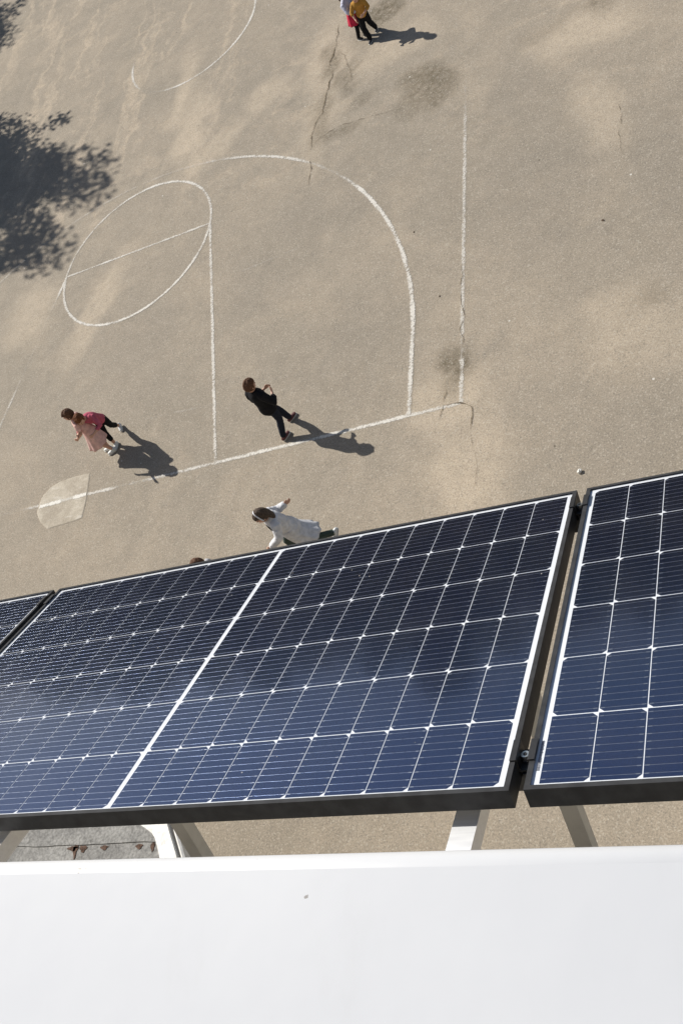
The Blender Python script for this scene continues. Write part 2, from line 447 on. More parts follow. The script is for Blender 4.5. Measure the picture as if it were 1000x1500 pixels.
def prism(name, poly, z0, z1, mat, parent, root):
    bm = bmesh.new()
    f = bm.faces.new([bm.verts.new((x, y, z1)) for x, y in poly])
    r = bmesh.ops.extrude_face_region(bm, geom=[f])
    for v in r['geom']:
        if isinstance(v, bmesh.types.BMVert): v.co.z = z0
    bmesh.ops.recalc_face_normals(bm, faces=bm.faces)
    o = bm_obj(name, bm, mat, parent)
    o.matrix_parent_inverse = root.matrix_world.inverted()
    return o
prism('slab', [(0, -7.79), (edge_x(-7.79) + .06, -7.79), (edge_x(-4.7) + .06, -4.7), (0, -4.7)], ZC - .22, ZC - .02, WALLM, can, can)
def ragged(x0, x1, y, amp, n=60):
    return [(x0 + (x1 - x0) * i / n, y + amp * noise.noise((x0 + (x1 - x0) * i / n * 5, y, 0)) + random.uniform(-amp, amp) * .3) for i in range(n + 1)]
seam = ragged(0.02, edge_x(-6.44), -6.44, .012)
prism('roofing_sheet', [(0.02, -7.78), (edge_x(-7.78), -7.78)] + [(x, y + .05) for x, y in reversed(seam)], ZC - .018, ZC - .004, BIT, can, can)
prism('roofing_sheet', seam + [(edge_x(-4.72), -4.72), (.02, -4.72)], ZC - .019, ZC + .006, BIT, can, can)
for (cx, w, l) in ((4.60, .14, .035), (4.63, .06, .11), (4.72, .10, .05), (4.96, .10, .035), (5.35, .09, .035), (5.50, .05, .06), (3.70, .22, .03)):
    pts = []
    for i in range(14):
        a = i / 14 * 2 * math.pi
        rr = 1 + .45 * noise.noise((math.cos(a) * 2 + cx * 9, math.sin(a) * 2, cx))
        pts.append((cx + w * math.cos(a) * rr * .5 * (1.0 if math.sin(a) > 0 else .55), -6.462 - l * .3 + l * .6 * math.sin(a) * rr))
    prism('rust_patch', pts, ZC - .0035, ZC + .001, RUST, can, can)
bm = bmesh.new()
# white sheet metal lapped over the slanting end, slightly buckled, with a folded outer lip
ys = [-7.78 + i * (7.78 - 4.72) / 80 for i in range(81)]
prevr = None
for y in ys:
    inner = .11 + .035 * noise.noise((y * 3, 0, 0)) + .16 * sst(-6.40, -6.22, y)
    row = []
    for k, (dx, dz) in enumerate(((-inner, .012), (-inner * .5, .020), (.00, .018), (.075, .022), (.08, -.06))):
        row.append(bm.verts.new((edge_x(y) + dx + .055, y, ZC + dz + .006 * noise.noise((y * 5, k * .8, 2)))))
    if prevr:
        for k in range(4): bm.faces.new((prevr[k], prevr[k + 1], row[k + 1], row[k]))
    prevr = row
fl = bm_obj('flashing', bm, FLASH, can)
at_parent(fl, can)
sol = fl.modifiers.new('thickness', 'SOLIDIFY'); sol.thickness = .003
bm = bmesh.new()
prevr = None
for y in ys:
    row = [bm.verts.new((edge_x(y) + dx, y, ZC + dz)) for dx, dz in ((.165, .0), (.185, .012), (.205, .0), (.205, -.09), (.165, -.09))]
    if prevr:
        for k in range(4): bm.faces.new((prevr[k], prevr[k + 1], row[k + 1], row[k]))
    prevr = row
gt = bm_obj('gutter_edge', bm, FLASH, can); at_parent(gt, can)

# ------------------------------------------------------------------ solar panels
TILT = 0.5473716
PO = Vector((9.6754823, -6.6907358, 7.9177695))
UV = Vector((1, 0, 0)); VV = Vector((0, -math.cos(TILT), math.sin(TILT))); NN = VV.cross(UV) * 1.0
NN = Vector((0, math.sin(TILT), math.cos(TILT)))
# right-handed panel frame: x = u, y = -v (down the slope, away from the building), z = outward normal
def pmat(u=0.0):
    m = Matrix.Identity(4)
    for i in range(3):
        m[i][0] = UV[i]; m[i][1] = -VV[i]; m[i][2] = NN[i]; m[i][3] = (PO + UV * u)[i]
    return m
PC, PR, GAP = .084477, .1685, .0059
HL = GAP + 10 * PC + .0222        # half length of a panel
V0, V1 = -.0185, 1.0265
PITCH = .9205883 + GAP + 10 * PC  # centre to centre

def cell_material():
    t = NT('solar_cell'); c = t.coord()
    sep = t.n('SeparateXYZ'); t.set(sep.inputs[0], c)
    oi = t.n('ObjectInfo')
    # nine round wires along the cell
    yv = t.math('ADD', t.math('DIVIDE', sep.outputs[1], .1655), .5)
    fr = t.math('ABSOLUTE', t.math('SUBTRACT', t.math('FRACT', t.math('MULTIPLY', yv, 9.0)), .5))
    line = t.ramp(fr, .040, .018)
    # soldered ends are wider and brighter
    xa = t.math('ABSOLUTE', sep.outputs[0])
    pad = t.math('MULTIPLY', t.ramp(fr, .075, .05), t.math('MULTIPLY', t.ramp(xa, .0315, .0325), t.ramp(xa, .0392, .0385)))
    mask = t.math('MAXIMUM', t.math('MULTIPLY', line, t.ramp(t.noise(t.mapping(c, sc=(1, 3, 1)), 120, 2), .25, .6, .45, .95)), pad, clamp=True)
    base = t.mix(oi.outputs['Random'], (.0028, .0031, .0085), (.0058, .0050, .0125))
    base = t.mix(t.ramp(t.noise(c, 60, 3), .3, .7, 0, .4), base, (.005, .007, .017))
    # hair-thin printed fingers lift the colour a little
    col = t.mix(mask, base, (.27, .28, .30))
    bm_ = t.bump(line, .5, .0006)
    pr = t.bsdf(col, t.math('ADD', .21, t.math('MULTIPLY', mask, .12)), t.math('MULTIPLY', mask, .65), 1.0, bm_)
    pr.node.inputs['Specular Tint'].default_value = (.33, .50, 1.0, 1)      # blue nitride film on the silicon
    pr.node.inputs['IOR'].default_value = 1.75
    sh = pr
    return t.done(sh)
CELL = cell_material()
BACK = plain('white_backsheet', (.80, .81, .82), .5, var=.04, scale=8)
FRAME = plain('black_anodised_frame', (.042, .043, .046), .50, .0, .12, var=.2, scale=30)
def glass_material():
    t = NT('panel_glass'); c = t.coord()
    fr = t.n('Fresnel'); fr.inputs['IOR'].default_value = 1.50
    gl = t.n('BsdfGlossy'); gl.inputs['Roughness'].default_value = .07
    gl.inputs['Color'].default_value = (.46, .56, 1, 1)     # anti-reflection coating mirrors blue
    tr = t.n('BsdfTransparent'); tr.inputs['Color'].default_value = (.975, .98, .985, 1)
    df = t.n('BsdfDiffuse'); df.inputs['Color'].default_value = (.55, .52, .47, 1)
    mx = t.n('MixShader'); geo = t.n('NewGeometry'); t.set(mx.inputs[0], t.math('MULTIPLY', fr.outputs[0], t.math('SUBTRACT', 1.0, geo.outputs['Backfacing']))); t.t.links.new(tr.outputs[0], mx.inputs[1]); t.t.links.new(gl.outputs[0], mx.inputs[2])
    # a thin film of dust and a few specks
    sp = t.n('TexVoronoi'); t.set(sp.inputs['Vector'], c); sp.inputs['Scale'].default_value = 30
    sc = t.n('SeparateColor'); t.set(sc.inputs[0], sp.outputs['Color'])
    speck = t.math('MULTIPLY', t.ramp(sp.outputs['Distance'], .07, .04), t.ramp(sc.outputs[0], .93, .94, 0, .6))
    film = t.ramp(t.noise(c, 7, 6, .65), .35, .75, .002, .008)
    mx2 = t.n('MixShader'); t.set(mx2.inputs[0], t.math('ADD', film, speck, clamp=True)); t.t.links.new(mx.outputs[0], mx2.inputs[1]); t.t.links.new(df.outputs[0], mx2.inputs[2])
    return t.done(mx2.outputs[0])
GLASS = glass_material()

def cell_mesh(flip):
    w, l, ch = .0821 / 2, .1657 / 2, .0085
    p = [(-w + ch, -l), (w, -l), (w, l), (-w + ch, l), (-w, l - ch), (-w, -l + ch)]
    if flip: p = [(-x, -y) for x, y in p]
    top = [(x, y, 0) for x, y in p]; bot = [(x, y, -.0005) for x, y in p]
    me = bpy.data.meshes.new('cell')
    me.from_pydata(top + bot, [], [tuple(range(6)), tuple(range(11, 5, -1))] + [(i, i + 6, (i + 1) % 6 + 6, (i + 1) % 6) for i in range(6)])
    me.update(); me.materials.append(CELL)
    return me
CM = (cell_mesh(False), cell_mesh(True))
def slab_mesh(name, x0, x1, y0, y1, z0, z1, mat):
    bm = bmesh.new(); box(bm, x0, x1, y0, y1, z0, z1)
    me = bpy.data.meshes.new(name); bm.normal_update(); bm.to_mesh(me); bm.free(); me.materials.append(mat); return me
Y0, Y1 = -V1, -V0
LIP = .0100
GLM = slab_mesh('glass', -HL + .006, HL - .006, Y0 + .006, Y1 - .006, -.0034, -.0010, GLASS)
BKM = slab_mesh('backsheet', -HL + .005, HL - .005, Y0 + .005, Y1 - .005, -.0080, -.0047, BACK)
def bar(pa, pb, inward, w):       # one mitred frame bar: side wall with a top lip and a bottom flange
    d = (pb - pa).normalized()
    prof = [(0, 0), (w, 0), (w, -.0010), (.0025, -.0010), (.0025, -.038), (.022, -.038), (.022, -.040), (0, -.040)]
    bm = bmesh.new()
    ra = [bm.verts.new((pa + d * p + inward * p).to_tuple()[:2] + (z,)) for p, z in prof]
    rb = [bm.verts.new((pb - d * p + inward * p).to_tuple()[:2] + (z,)) for p, z in prof]
    n = len(prof)
    for i in range(n):
        j = (i + 1) % n
        bm.faces.new((ra[i], ra[j], rb[j], rb[i]))
    bm.faces.new(ra[::-1]); bm.faces.new(rb)
    bmesh.ops.recalc_face_normals(bm, faces=bm.faces)
    me = bpy.data.meshes.new('frame_bar'); bm.to_mesh(me); bm.free(); me.materials.append(FRAME)
    return me
cs = [Vector((-HL, Y0, 0)), Vector((HL, Y0, 0)), Vector((HL, Y1, 0)), Vector((-HL, Y1, 0))]
inn = [Vector((0, 1, 0)), Vector((-1, 0, 0)), Vector((0, -1, 0)), Vector((1, 0, 0))]
BARS = [bar(cs[i], cs[(i + 1) % 4], inn[i], LIP) for i in range(4)]
PRINT = plain('label_print', (.10, .10, .11), .8, var=.3)
def panel(u, label):
    root = empty('solar_panel')
    root.matrix_world = pmat(u)
    tag(root, label, 'solar panel', 'solar panels in a row on the facade brackets')
    for me in BARS: link(bpy.data.objects.new('frame_bar', me), root)
    link(bpy.data.objects.new('backsheet', BKM), root)
    link(bpy.data.objects.new('glass', GLM), root)
    for r_ in range(6):
        for c_ in range(20):
            k = c_ - 10
            x = (GAP + (k + .5) * PC) if k >= 0 else (-GAP + (k + .5) * PC)
            o = bpy.data.objects.new('cell', CM[r_ % 2])
            o.location = (x, -(r_ + .5) * PR, -.0040)
            link(o, root)
    bm = bmesh.new()
    rn = random.Random(3)
    y = -.905
    for i in range(26):
        h = rn.choice((.001, .0016, .0024)); y -= h + .0011
        box(bm, -HL + .0135, -HL + .0185 + rn.choice((0, .001)), y, y + h, -.0045, -.0042)
    bm_obj('serial_print', bm, PRINT, root)
    return root
panel(-PITCH, 'solar panel cut off by the left edge of the photo')
panel(0, 'full solar panel in the middle, white stripe down its centre')
panel(PITCH, 'solar panel cut off by the right edge, beside the wide open gap')

# ---- supporting brackets: aluminium rafter along the slope, brace down to the wall, wall plate
ALU = NT('mill_aluminium'); c = ALU.coord()
n_ = ALU.noise(ALU.mapping(c, sc=(1, 14, 14)), 6, 4)
ALU = ALU.done(ALU.bsdf(ALU.mix(ALU.ramp(n_, .3, .7), (.76, .775, .80), (.85, .865, .885)), ALU.ramp(n_, .3, .7, .36, .48), .38, .5))
GALV = plain('galvanised_brace', (.66, .655, .64), .55, 0, .4, var=.08, scale=14)
BLK = plain('black_clamp', (.022, .022, .024), .45, .0, .5, var=.2, scale=60)
BOLT = plain('stainless_bolt', (.62, .62, .61), .30, .9, var=.1, scale=80)
HR = -.075                                        # rafter top below the panel plane
def ob_from(name, bm, mat, root):
    o = bm_obj(name, bm, mat, root); return o
def bracket(u, label):
    root = empty('mounting_bracket', PO + UV * u)
    tag(root, label, 'bracket', 'aluminium brackets holding the panels off the wall')
    bpy.context.view_layer.update()
    inv = root.matrix_world.inverted()
    P = inv @ pmat(u)
    # rafter: C-channel open to the right
    bm = bmesh.new()
    ya, yb = -1.222, -.02
    prof = [(-.023, HR), (.023, HR), (.023, HR - .034), (.014, HR - .034), (.014, HR - .046), (-.023, HR - .046)]
    a = [bm.verts.new(P @ Vector((x, ya, z))) for x, z in prof]; b = [bm.verts.new(P @ Vector((x, yb, z))) for x, z in prof]
    for i in range(6):
        j = (i + 1) % 6
        bm.faces.new((a[i], a[j], b[j], b[i]))
    bm.faces.new(a[::-1]); bm.faces.new(b); bmesh.ops.recalc_face_normals(bm, faces=bm.faces)
    ob_from('rafter', bm, ALU, root)
    # brace, 60 degrees, from the rafter down to the wall
    top = inv @ Vector((PO.x + u, -7.20, 8.10)); d = Vector((0, -.5, -.866)); L = (7.795 - 7.20) / .5
    M = Matrix.Translation(top) @ d.to_track_quat('Z', 'X').to_matrix().to_4x4()
    bm = bmesh.new(); box(bm, -.021, .021, -.021, .021, -.02, L, M, .003)
    ob_from('brace', bm, GALV, root)
    for (z, h) in ((8.1 - .866 * L - .02, .16), (8.47, .18)):
        bm = bmesh.new(); c0 = inv @ Vector((PO.x + u, -7.794, z))
        box(bm, c0.x - .05, c0.x + .05, c0.y - .005, c0.y + .003, c0.z - h / 2, c0.z + h / 2, None, .002)
        wp = ob_from('wall_plate', bm, ALU, root)
        for s in (-1, 1):
            bm = bmesh.new()
            bmesh.ops.create_cone(bm, cap_ends=True, segments=6, radius1=.009, radius2=.009, depth=.012,
                                  matrix=Matrix.Translation(c0 + Vector((.032 * s, .009, h * .35 * s))) @ Matrix.Rotation(R(90), 4, 'X'))
            ob_from('bolt', bm, BOLT, wp)
    return root
for u, lab in ((-1.49, 'aluminium bracket under the left-edge panel, hidden below it'),
               (-.36, 'aluminium bracket at the lower left corner, beside the grey canopy roof'),
               (.77, 'aluminium bracket with sunlit top standing out below the middle panel'),
               (1.90, 'aluminium bracket under the right-edge panel, hidden below it')):
    bracket(u, lab)
# ---- two rails along the row, crossing the rafters
for v, lab in ((.047, 'aluminium mounting rail under the outer edge of the panel row'), (.933, 'aluminium mounting rail under the panel edge nearest the parapet')):
    bm = bmesh.new()
    M = pmat(0)
    box(bm, -2.52, 2.52, -v - .019, -v + .019, -.0745, -.0405, None, .002)
    o = bm_obj('mounting_rail', bm, BLK)
    o.matrix_world = M
    tag(o, lab, 'rail')
# ---- mid clamps with socket-head bolts
def clamp(u, v, label):
    root = empty('panel_clamp'); root.matrix_world = pmat(u) @ Matrix.Translation((0, -v, 0))
    tag(root, label, 'clamp', 'black clamps between the panels')
    g = .0135
    bm = bmesh.new()
    box(bm, -g - .009, -g + .003, -.026, .026, .0008, .0042, None, .0008)
    box(bm, g - .003, g + .009, -.026, .026, .0008, .0042, None, .0008)
    box(bm, -g + .001, -g + .004, -.026, .026, -.022, .0030)
    box(bm, g - .004, g - .001, -.026, .026, -.022, .0030)
    box(bm, -g + .001, g - .001, -.026, .026, -.024, -.020)
    bm_obj('clamp_body', bm, BLK, root)
    bm = bmesh.new()
    bmesh.ops.create_cone(bm, cap_ends=True, segments=20, radius1=.0082, radius2=.0082, depth=.012, matrix=Matrix.Translation((-.001, 0, -.013)))
    bt = bm_obj('bolt', bm, BOLT, root)
    bm = bmesh.new()
    bmesh.ops.create_cone(bm, cap_ends=True, segments=6, radius1=.0038, radius2=.0038, depth=.001, matrix=Matrix.Translation((-.001, 0, -.0064)))
    bm_obj('hex_socket', bm, BLK, bt)
    bm = bmesh.new()
    box(bm, -.006, .006, -.030, .030, -.0400, -.0255)
    bm_obj('slot_nut', bm, BLK, root)
UG = .8858
clamp(UG, .933, 'black clamp with silver bolt at the near end of the right-hand gap')
clamp(UG, .047, 'black clamp with silver bolt at the far end of the right-hand gap')
clamp(-UG, .933, 'black panel clamp at the near end of the left-hand gap')
clamp(-UG, .047, 'black panel clamp at the far end of the left-hand gap')

# ------------------------------------------------------------------ people
def tube(bm, pts, rad, seg=14, side=(1, 0, 0), cap=True):
    """loft through points with elliptical sections (a along `side`, b across it)"""
    pts = [Vector(p) for p in pts]
    rad = [(r, r) if not isinstance(r, tuple) else r for r in rad]
    side = Vector(side)
    rings = []
    P, Q = list(pts), list(rad)
    if cap:
        d0 = (pts[0] - pts[1]).normalized(); d1 = (pts[-1] - pts[-2]).normalized()
        P = [pts[0] + d0 * min(rad[0]) * .75] + P + [pts[-1] + d1 * min(rad[-1]) * .75]
        Q = [(rad[0][0] * .55, rad[0][1] * .55)] + Q + [(rad[-1][0] * .55, rad[-1][1] * .55)]
    n = len(P)
    for i in range(n):
        t = (P[min(i + 1, n - 1)] - P[max(i - 1, 0)]).normalized()
        a = side - t * side.dot(t)
        if a.length < .15:
            a = Vector((0, 1, 0)) - t * t.y
        a.normalize(); b = t.cross(a)
        rings.append([bm.verts.new(P[i] + a * Q[i][0] * math.cos(k / seg * 2 * math.pi) + b * Q[i][1] * math.sin(k / seg * 2 * math.pi)) for k in range(seg)])
    for i in range(n - 1):
        for k in range(seg):
            j = (k + 1) % seg
            bm.faces.new((rings[i][k], rings[i][j], rings[i + 1][j], rings[i + 1][k]))
    bm.faces.new(rings[0][::-1]); bm.faces.new(rings[-1])

def blob(bm, c, r, M=None, fn=None, u=20, v=14):
    rr = bmesh.ops.create_uvsphere(bm, u_segments=u, v_segments=v, radius=1)
    for x in rr['verts']:
        p = x.co.copy()
        if fn: p = fn(p)
        p = Vector((p.x * r[0], p.y * r[1], p.z * r[2]))
        if M is not None: p = M @ p
        x.co = Vector(c) + p

def fuse(name, bm, mat, parent, voxel=.008, smooth=3, floor=None, wrinkle=0.0):
    """merge overlapping lofts into one continuous skin"""
    bmesh.ops.recalc_face_normals(bm, faces=bm.faces)
    me = bpy.data.meshes.new('raw'); bm.to_mesh(me); bm.free()
    ob = bpy.data.objects.new('raw', me); COL.objects.link(ob)
    m = ob.modifiers.new('r', 'REMESH'); m.mode = 'VOXEL'; m.voxel_size = voxel
    m = ob.modifiers.new('s', 'SMOOTH'); m.factor = .5; m.iterations = smooth
    dg = bpy.context.evaluated_depsgraph_get(); dg.update()
    out = bpy.data.meshes.new_from_object(ob.evaluated_get(dg))
    bpy.data.objects.remove(ob); bpy.data.meshes.remove(me)
    out.name = name
    if wrinkle:
        ph = random.uniform(0, 30)
        nr = [v.normal.copy() for v in out.vertices]
        for v, nn in zip(out.vertices, nr):
            q = v.co * 14; v.co += nn * wrinkle * (noise.noise((q.x + ph, q.y, q.z * 1.6)) + .5 * noise.noise((q.x * 2.3, q.y * 2.3 + ph, q.z * 3)))
    if floor is not None:
        for v in out.vertices:
            if v.co.z < floor: v.co.z = floor
    out.materials.clear(); out.materials.append(mat)
    for p in out.polygons: p.use_smooth = True
    return link(bpy.data.objects.new(name, out), parent)

SKIN = plain('skin', (.52, .30, .215), .55, var=.06, scale=20)
def cloth(name, col, var=.14): return plain(name, col, .9, spec=.15, var=var, scale=18, bump=.25)
def hair_mat(name, col):
    t = NT(name); c = t.coord()
    n1 = t.noise(t.mapping(c, sc=(9, 9, 1.6)), 14, 4, .7)
    return t.done(t.bsdf(t.mix(t.ramp(n1, .3, .7), tuple(x * .5 for x in col), tuple(x * 1.4 for x in col)), .75, 0, .2, t.bump(n1, .8, .008)))
EYE = plain('eye', (.03, .02, .016), .25, var=.1)
LIPS = plain('lips', (.42, .16, .14), .5, var=.1)
SOLE = plain('shoe_sole', (.55, .54, .51), .7, var=.1)

DEF = dict(pelvis=(0, 0, .615), chest=(0, 0, .86), neck=(0, 0, .985), head=(0, .015, 1.11), yaw=0, pitch=0,
           shL=(-.128, 0, .935), shR=(.128, 0, .935), elL=(-.175, -.01, .755), elR=(.175, -.01, .755), wrL=(-.17, .06, .60), wrR=(.17, .06, .60),
           hipL=(-.062, 0, .60), hipR=(.062, 0, .60), knL=(-.068, .015, .335), knR=(.068, .015, .335), anL=(-.07, -.02, .065), anR=(.07, -.02, .065),
           toeL=(-.15, 1), toeR=(.15, 1))
def person(label, loc, heading, pose, outfit, scale=1.0):
    J = dict(DEF); J.update(pose)
    s = scale
    V = {k: (Vector(v) * s if isinstance(v, tuple) and len(v) == 3 else v) for k, v in J.items()}
    root = empty('person', (loc[0], loc[1], 0), R(heading - 90))
    tag(root, label, 'person')
    hipm, chest, neck, head = V['pelvis'], V['chest'], V['neck'], V['head']
    up = (neck - hipm).normalized()
    HM = Matrix.Rotation(R(J['yaw']), 3, 'Z') @ Matrix.Rotation(R(J['pitch']), 3, 'X')
    def lerp(a, b, t): return a + (b - a) * t
    sidev = (V['shR'] - V['shL']).normalized()
    def torso(bm, g=0.0, z0=-.06, z1=1.0, flare=0.0):
        ks = [(-.055, .098, .078), (.0, .108, .085), (.10, .098, .076), (.20, .106, .078), (.29, .120, .078), (.335, .108, .068), (.365, .062, .052)]
        pts, rad = [], []
        tot = (neck - hipm).length
        for (d, a, b) in ks:
            t = d * s / tot
            p = lerp(hipm, chest, t / ((chest - hipm).length / tot)) if t < (chest - hipm).length / tot else lerp(chest, neck, (t - (chest - hipm).length / tot) / (1 - (chest - hipm).length / tot))
            if t * tot < z0 * s or t > z1: continue
            fl = flare * max(0, (.12 - d)) / .17
            pts.append(p); rad.append(((a + g + fl) * s, (b + g + fl) * s))
        tube(bm, pts, rad, 20, sidev)
    # ---- body: one continuous surface
    bm = bmesh.new()
    torso(bm)
    tube(bm, [neck - up * .03 * s, neck + (head - neck) * .55], [(.046 * s, .046 * s), (.041 * s, .043 * s)], 14, sidev)
    def headshape(p):
        q = p.copy()
        if q.z < 0:
            k = 1 - .30 * min(1, -q.z) ** 1.5
            q.x *= k; q.y = q.y * (1 - .16 * -q.z) + .10 * -q.z
        if q.y < 0: q.y *= 1.06
        return q
    blob(bm, head, (.074 * s, .090 * s, .108 * s), HM, headshape, 24, 18)
    def hp(x, y, z): return head + HM @ (Vector((x, y, z)) * s)
    tube(bm, [hp(0, .083, .012), hp(0, .098, -.018), hp(0, .092, -.030)], [.007 * s, .012 * s, .009 * s], 8)        # nose
    for k in (-1, 1):
        blob(bm, hp(.074 * k, -.006, -.004), (.010 * s, .020 * s, .028 * s), HM, None, 10, 8)                       # ears
    for k, S in ((-1, 'L'), (1, 'R')):
        sh, el, wr = V['sh' + S], V['el' + S], V['wr' + S]
        tube(bm, [sh - (sh - neck) * .25, sh, lerp(sh, el, .5), el, lerp(el, wr, .35), wr], [(.036 * s,) * 2, (.038 * s,) * 2, (.034 * s,) * 2, (.028 * s,) * 2, (.028 * s,) * 2, (.019 * s,) * 2])
        # hand: palm, four bent fingers of unequal length, thumb from the side of the palm
        f = (wr - el).normalized()
        nrm = f.cross(Vector((0, 0, 1)))
        if nrm.length < .2: nrm = f.cross(Vector((0, 1, 0)))
        nrm.normalize(); acr = nrm.cross(f).normalized()
        pin = nrm * (-k)
        tube(bm, [wr - f * .01 * s, wr + f * .028 * s, wr + f * .058 * s], [(.020 * s, .015 * s), (.029 * s, .013 * s), (.030 * s, .011 * s)], 12, acr)
        for i, L in enumerate((.046, .054, .050, .040)):
            b0 = wr + f * .056 * s + acr * (.0225 - .015 * i) * s
            m0 = b0 + f * L * .5 * s + pin * .004 * s; e0 = m0 + f * L * .38 * s + pin * .020 * s
            tube(bm, [b0 - f * .01 * s, m0, e0], [.0078 * s, .0074 * s, .0064 * s], 8)
        t0 = wr + f * .018 * s + acr * .020 * s
        tube(bm, [t0, t0 + f * .026 * s + acr * .020 * s, t0 + f * .050 * s + acr * .024 * s + pin * .010 * s], [.010 * s, .0088 * s, .0072 * s], 8)
        hi, kn, an = V['hip' + S], V['kn' + S], V['an' + S]
        tube(bm, [hi + Vector((0, 0, .03 * s)), lerp(hi, kn, .35), kn, lerp(kn, an, .3), lerp(kn, an, .75), an], [(.066 * s,) * 2, (.060 * s,) * 2, (.043 * s,) * 2, (.043 * s,) * 2, (.032 * s,) * 2, (.029 * s,) * 2], 14)
    fuse('body', bm, SKIN, root, .0075 * s, 3)
    bm = bmesh.new()
    for k in (-1, 1):
        blob(bm, hp(.030 * k, .0815, .004), (.011 * s, .006 * s, .007 * s), HM, None, 10, 6)
    bm_obj('eyes', bm, EYE, root, True)
    bm = bmesh.new(); blob(bm, hp(0, .083, -.056), (.020 * s, .006 * s, .006 * s), HM, None, 10, 6)
    bm_obj('mouth', bm, LIPS, root, True)
    # ---- hair
    hm, style = outfit['hair']
    bm = bmesh.new()
    def hs(p):
        q = headshape(p)
        face = sst(.15, .55, q.y) * sst(.42, .10, q.z)
        low = sst(-.30, -.62, q.z)
        g = 1.13 - .28 * face - .30 * low
        w = .045 * noise.noise((p.x * 4, p.y * 4, p.z * 3 + loc[0])) + .035 * noise.noise((p.x * 11, p.y * 11, p.z * 5 + loc[1]))
        return q * (g + w)
    blob(bm, head, (.074 * s, .090 * s, .108 * s), HM, hs, 32, 24)
    if style in ('long', 'pony'):
        if style == 'long':
            tube(bm, [hp(0, -.035, .05), hp(0, -.075, -.04), hp(0, -.085, -.13), hp(0, -.08, -.20)], [(.075 * s, .05 * s), (.080 * s, .038 * s), (.072 * s, .028 * s), (.05 * s, .018 * s)], 14)
        else:
            tube(bm, [hp(0, -.09, .04), hp(0, -.125, .03), hp(0, -.145, -.05), hp(0, -.14, -.14)], [.022 * s, .026 * s, .028 * s, .012 * s], 12)
    rl = random.Random(int(abs(loc[0] * 97 + loc[1] * 31)))
    for q in range(26):                        # loose locks break up the cap
        a = rl.uniform(0, 2 * math.pi); l0 = rl.uniform(.15, .7); l1 = l0 + rl.uniform(.5, .8)
        pts_ = []
        for t_ in (0, .5, 1):
            th = l0 + (l1 - l0) * t_; aa = a + rl.uniform(-.12, .12)
            d_ = Vector((math.sin(th) * math.cos(aa), math.sin(th) * math.sin(aa), math.cos(th)))
            if d_.y > .45 and d_.z < .35: d_.z = .35
            k_ = 1.12 + .04 * rl.random()
            pts_.append(hp(d_.x * .074 * k_, d_.y * .094 * k_, d_.z * .108 * k_))
        tube(bm, pts_, [.012 * s, .010 * s, .005 * s], 7)
    fuse('hair', bm, hm, root, .0062 * s, 1)
    if 'band' in outfit:
        bm = bmesh.new()
        rr = [hp(.0865 * math.cos(a), .012 + .018 * math.sin(a), .125 * math.sin(a) + .0) for a in [math.pi * i / 16 for i in range(17)]]
        tube(bm, rr, [(.009 * s, .006 * s)] * 17, 8, (0, 1, 0)); bm_obj('hair_band', bm, outfit['band'], root, True)
    # ---- upper garment
    def sleeve(bm, S, length, g):
        sh, el, wr = V['sh' + S], V['el' + S], V['wr' + S]
        pts = [sh - (sh - neck) * .3, sh, lerp(sh, el, .5)]; rad = [.044, .047, .043]
        if length > 1:
            pts += [el]; rad += [.037]
            if length > 1.4: pts += [lerp(el, wr, .5)]; rad += [.034]
            pts += [lerp(el, wr, min(.97, length - 1))]; rad += [.029 if length > 1.4 else .036]
        tube(bm, pts, [(x + g) * s for x in rad], 14)
    def upper(name, mat, g, sl, z0, flare=0.0, wr_=.004):
        bm = bmesh.new(); torso(bm, .012 + g, z0, .93, flare)
        for S in 'LR': sleeve(bm, S, sl, g)
        return fuse(name, bm, mat, root, .009 * s, 3, None, wr_ * s)
    if 'top' in outfit:
        name, mat, g, sl, z0, fl = outfit['top']; o = upper(name, mat, g, sl, z0, fl)
        bm = bmesh.new()
        cr = [neck + up * -.008 * s + sidev * .056 * s * math.cos(a) + sidev.cross(up) * -.052 * s * math.sin(a) for a in [i / 16 * 2 * math.pi for i in range(17)]]
        tube(bm, cr, [.008 * s] * 17, 8, up, False); bm_obj('collar', bm, mat, o, True)
    if 'jacket' in outfit:
        name, mat, g, sl, z0, fl = outfit['jacket']; upper(name, mat, g, sl, z0, fl, .007)
    if 'front' in outfit:                     # the darker shirt showing in the open front
        x, y, z, mat = outfit['front']
        bm = bmesh.new(); tube(bm, [(x, y - .03, z - .14), (x, y, z), (x, y + .005, z + .10)], [(.04, .012), (.085, .02), (.06, .015)], 14)
        for v in bm.verts: v.co *= s
        bm_obj('shirt_front', bm, mat, root, True)
    # ---- lower garment
    if 'trousers' in outfit:
        mat, frac, g = outfit['trousers']
        bm = bmesh.new(); 
        tube(bm, [hipm - up * .05 * s, hipm, hipm + up * .07 * s], [((.106 + g) * s, (.088 + g) * s), ((.114 + g) * s, (.092 + g) * s), ((.104 + g) * s, (.084 + g) * s)], 20, sidev)
        for S in 'LR':
            hi, kn, an = V['hip' + S], V['kn' + S], V['an' + S]
            pts = [hi + Vector((0, 0, .02 * s)), lerp(hi, kn, .35), kn]; rad = [.072, .067, .052]
            if frac > 0: pts += [lerp(kn, an, .3 * frac + .1 * (frac < .9)), lerp(kn, an, frac * .96)]; rad += [.051, .043 if frac > .8 else .047]
            tube(bm, pts, [(x + g) * s for x in rad], 14)
        fuse('trousers', bm, mat, root, .009 * s, 3, None, .004 * s)
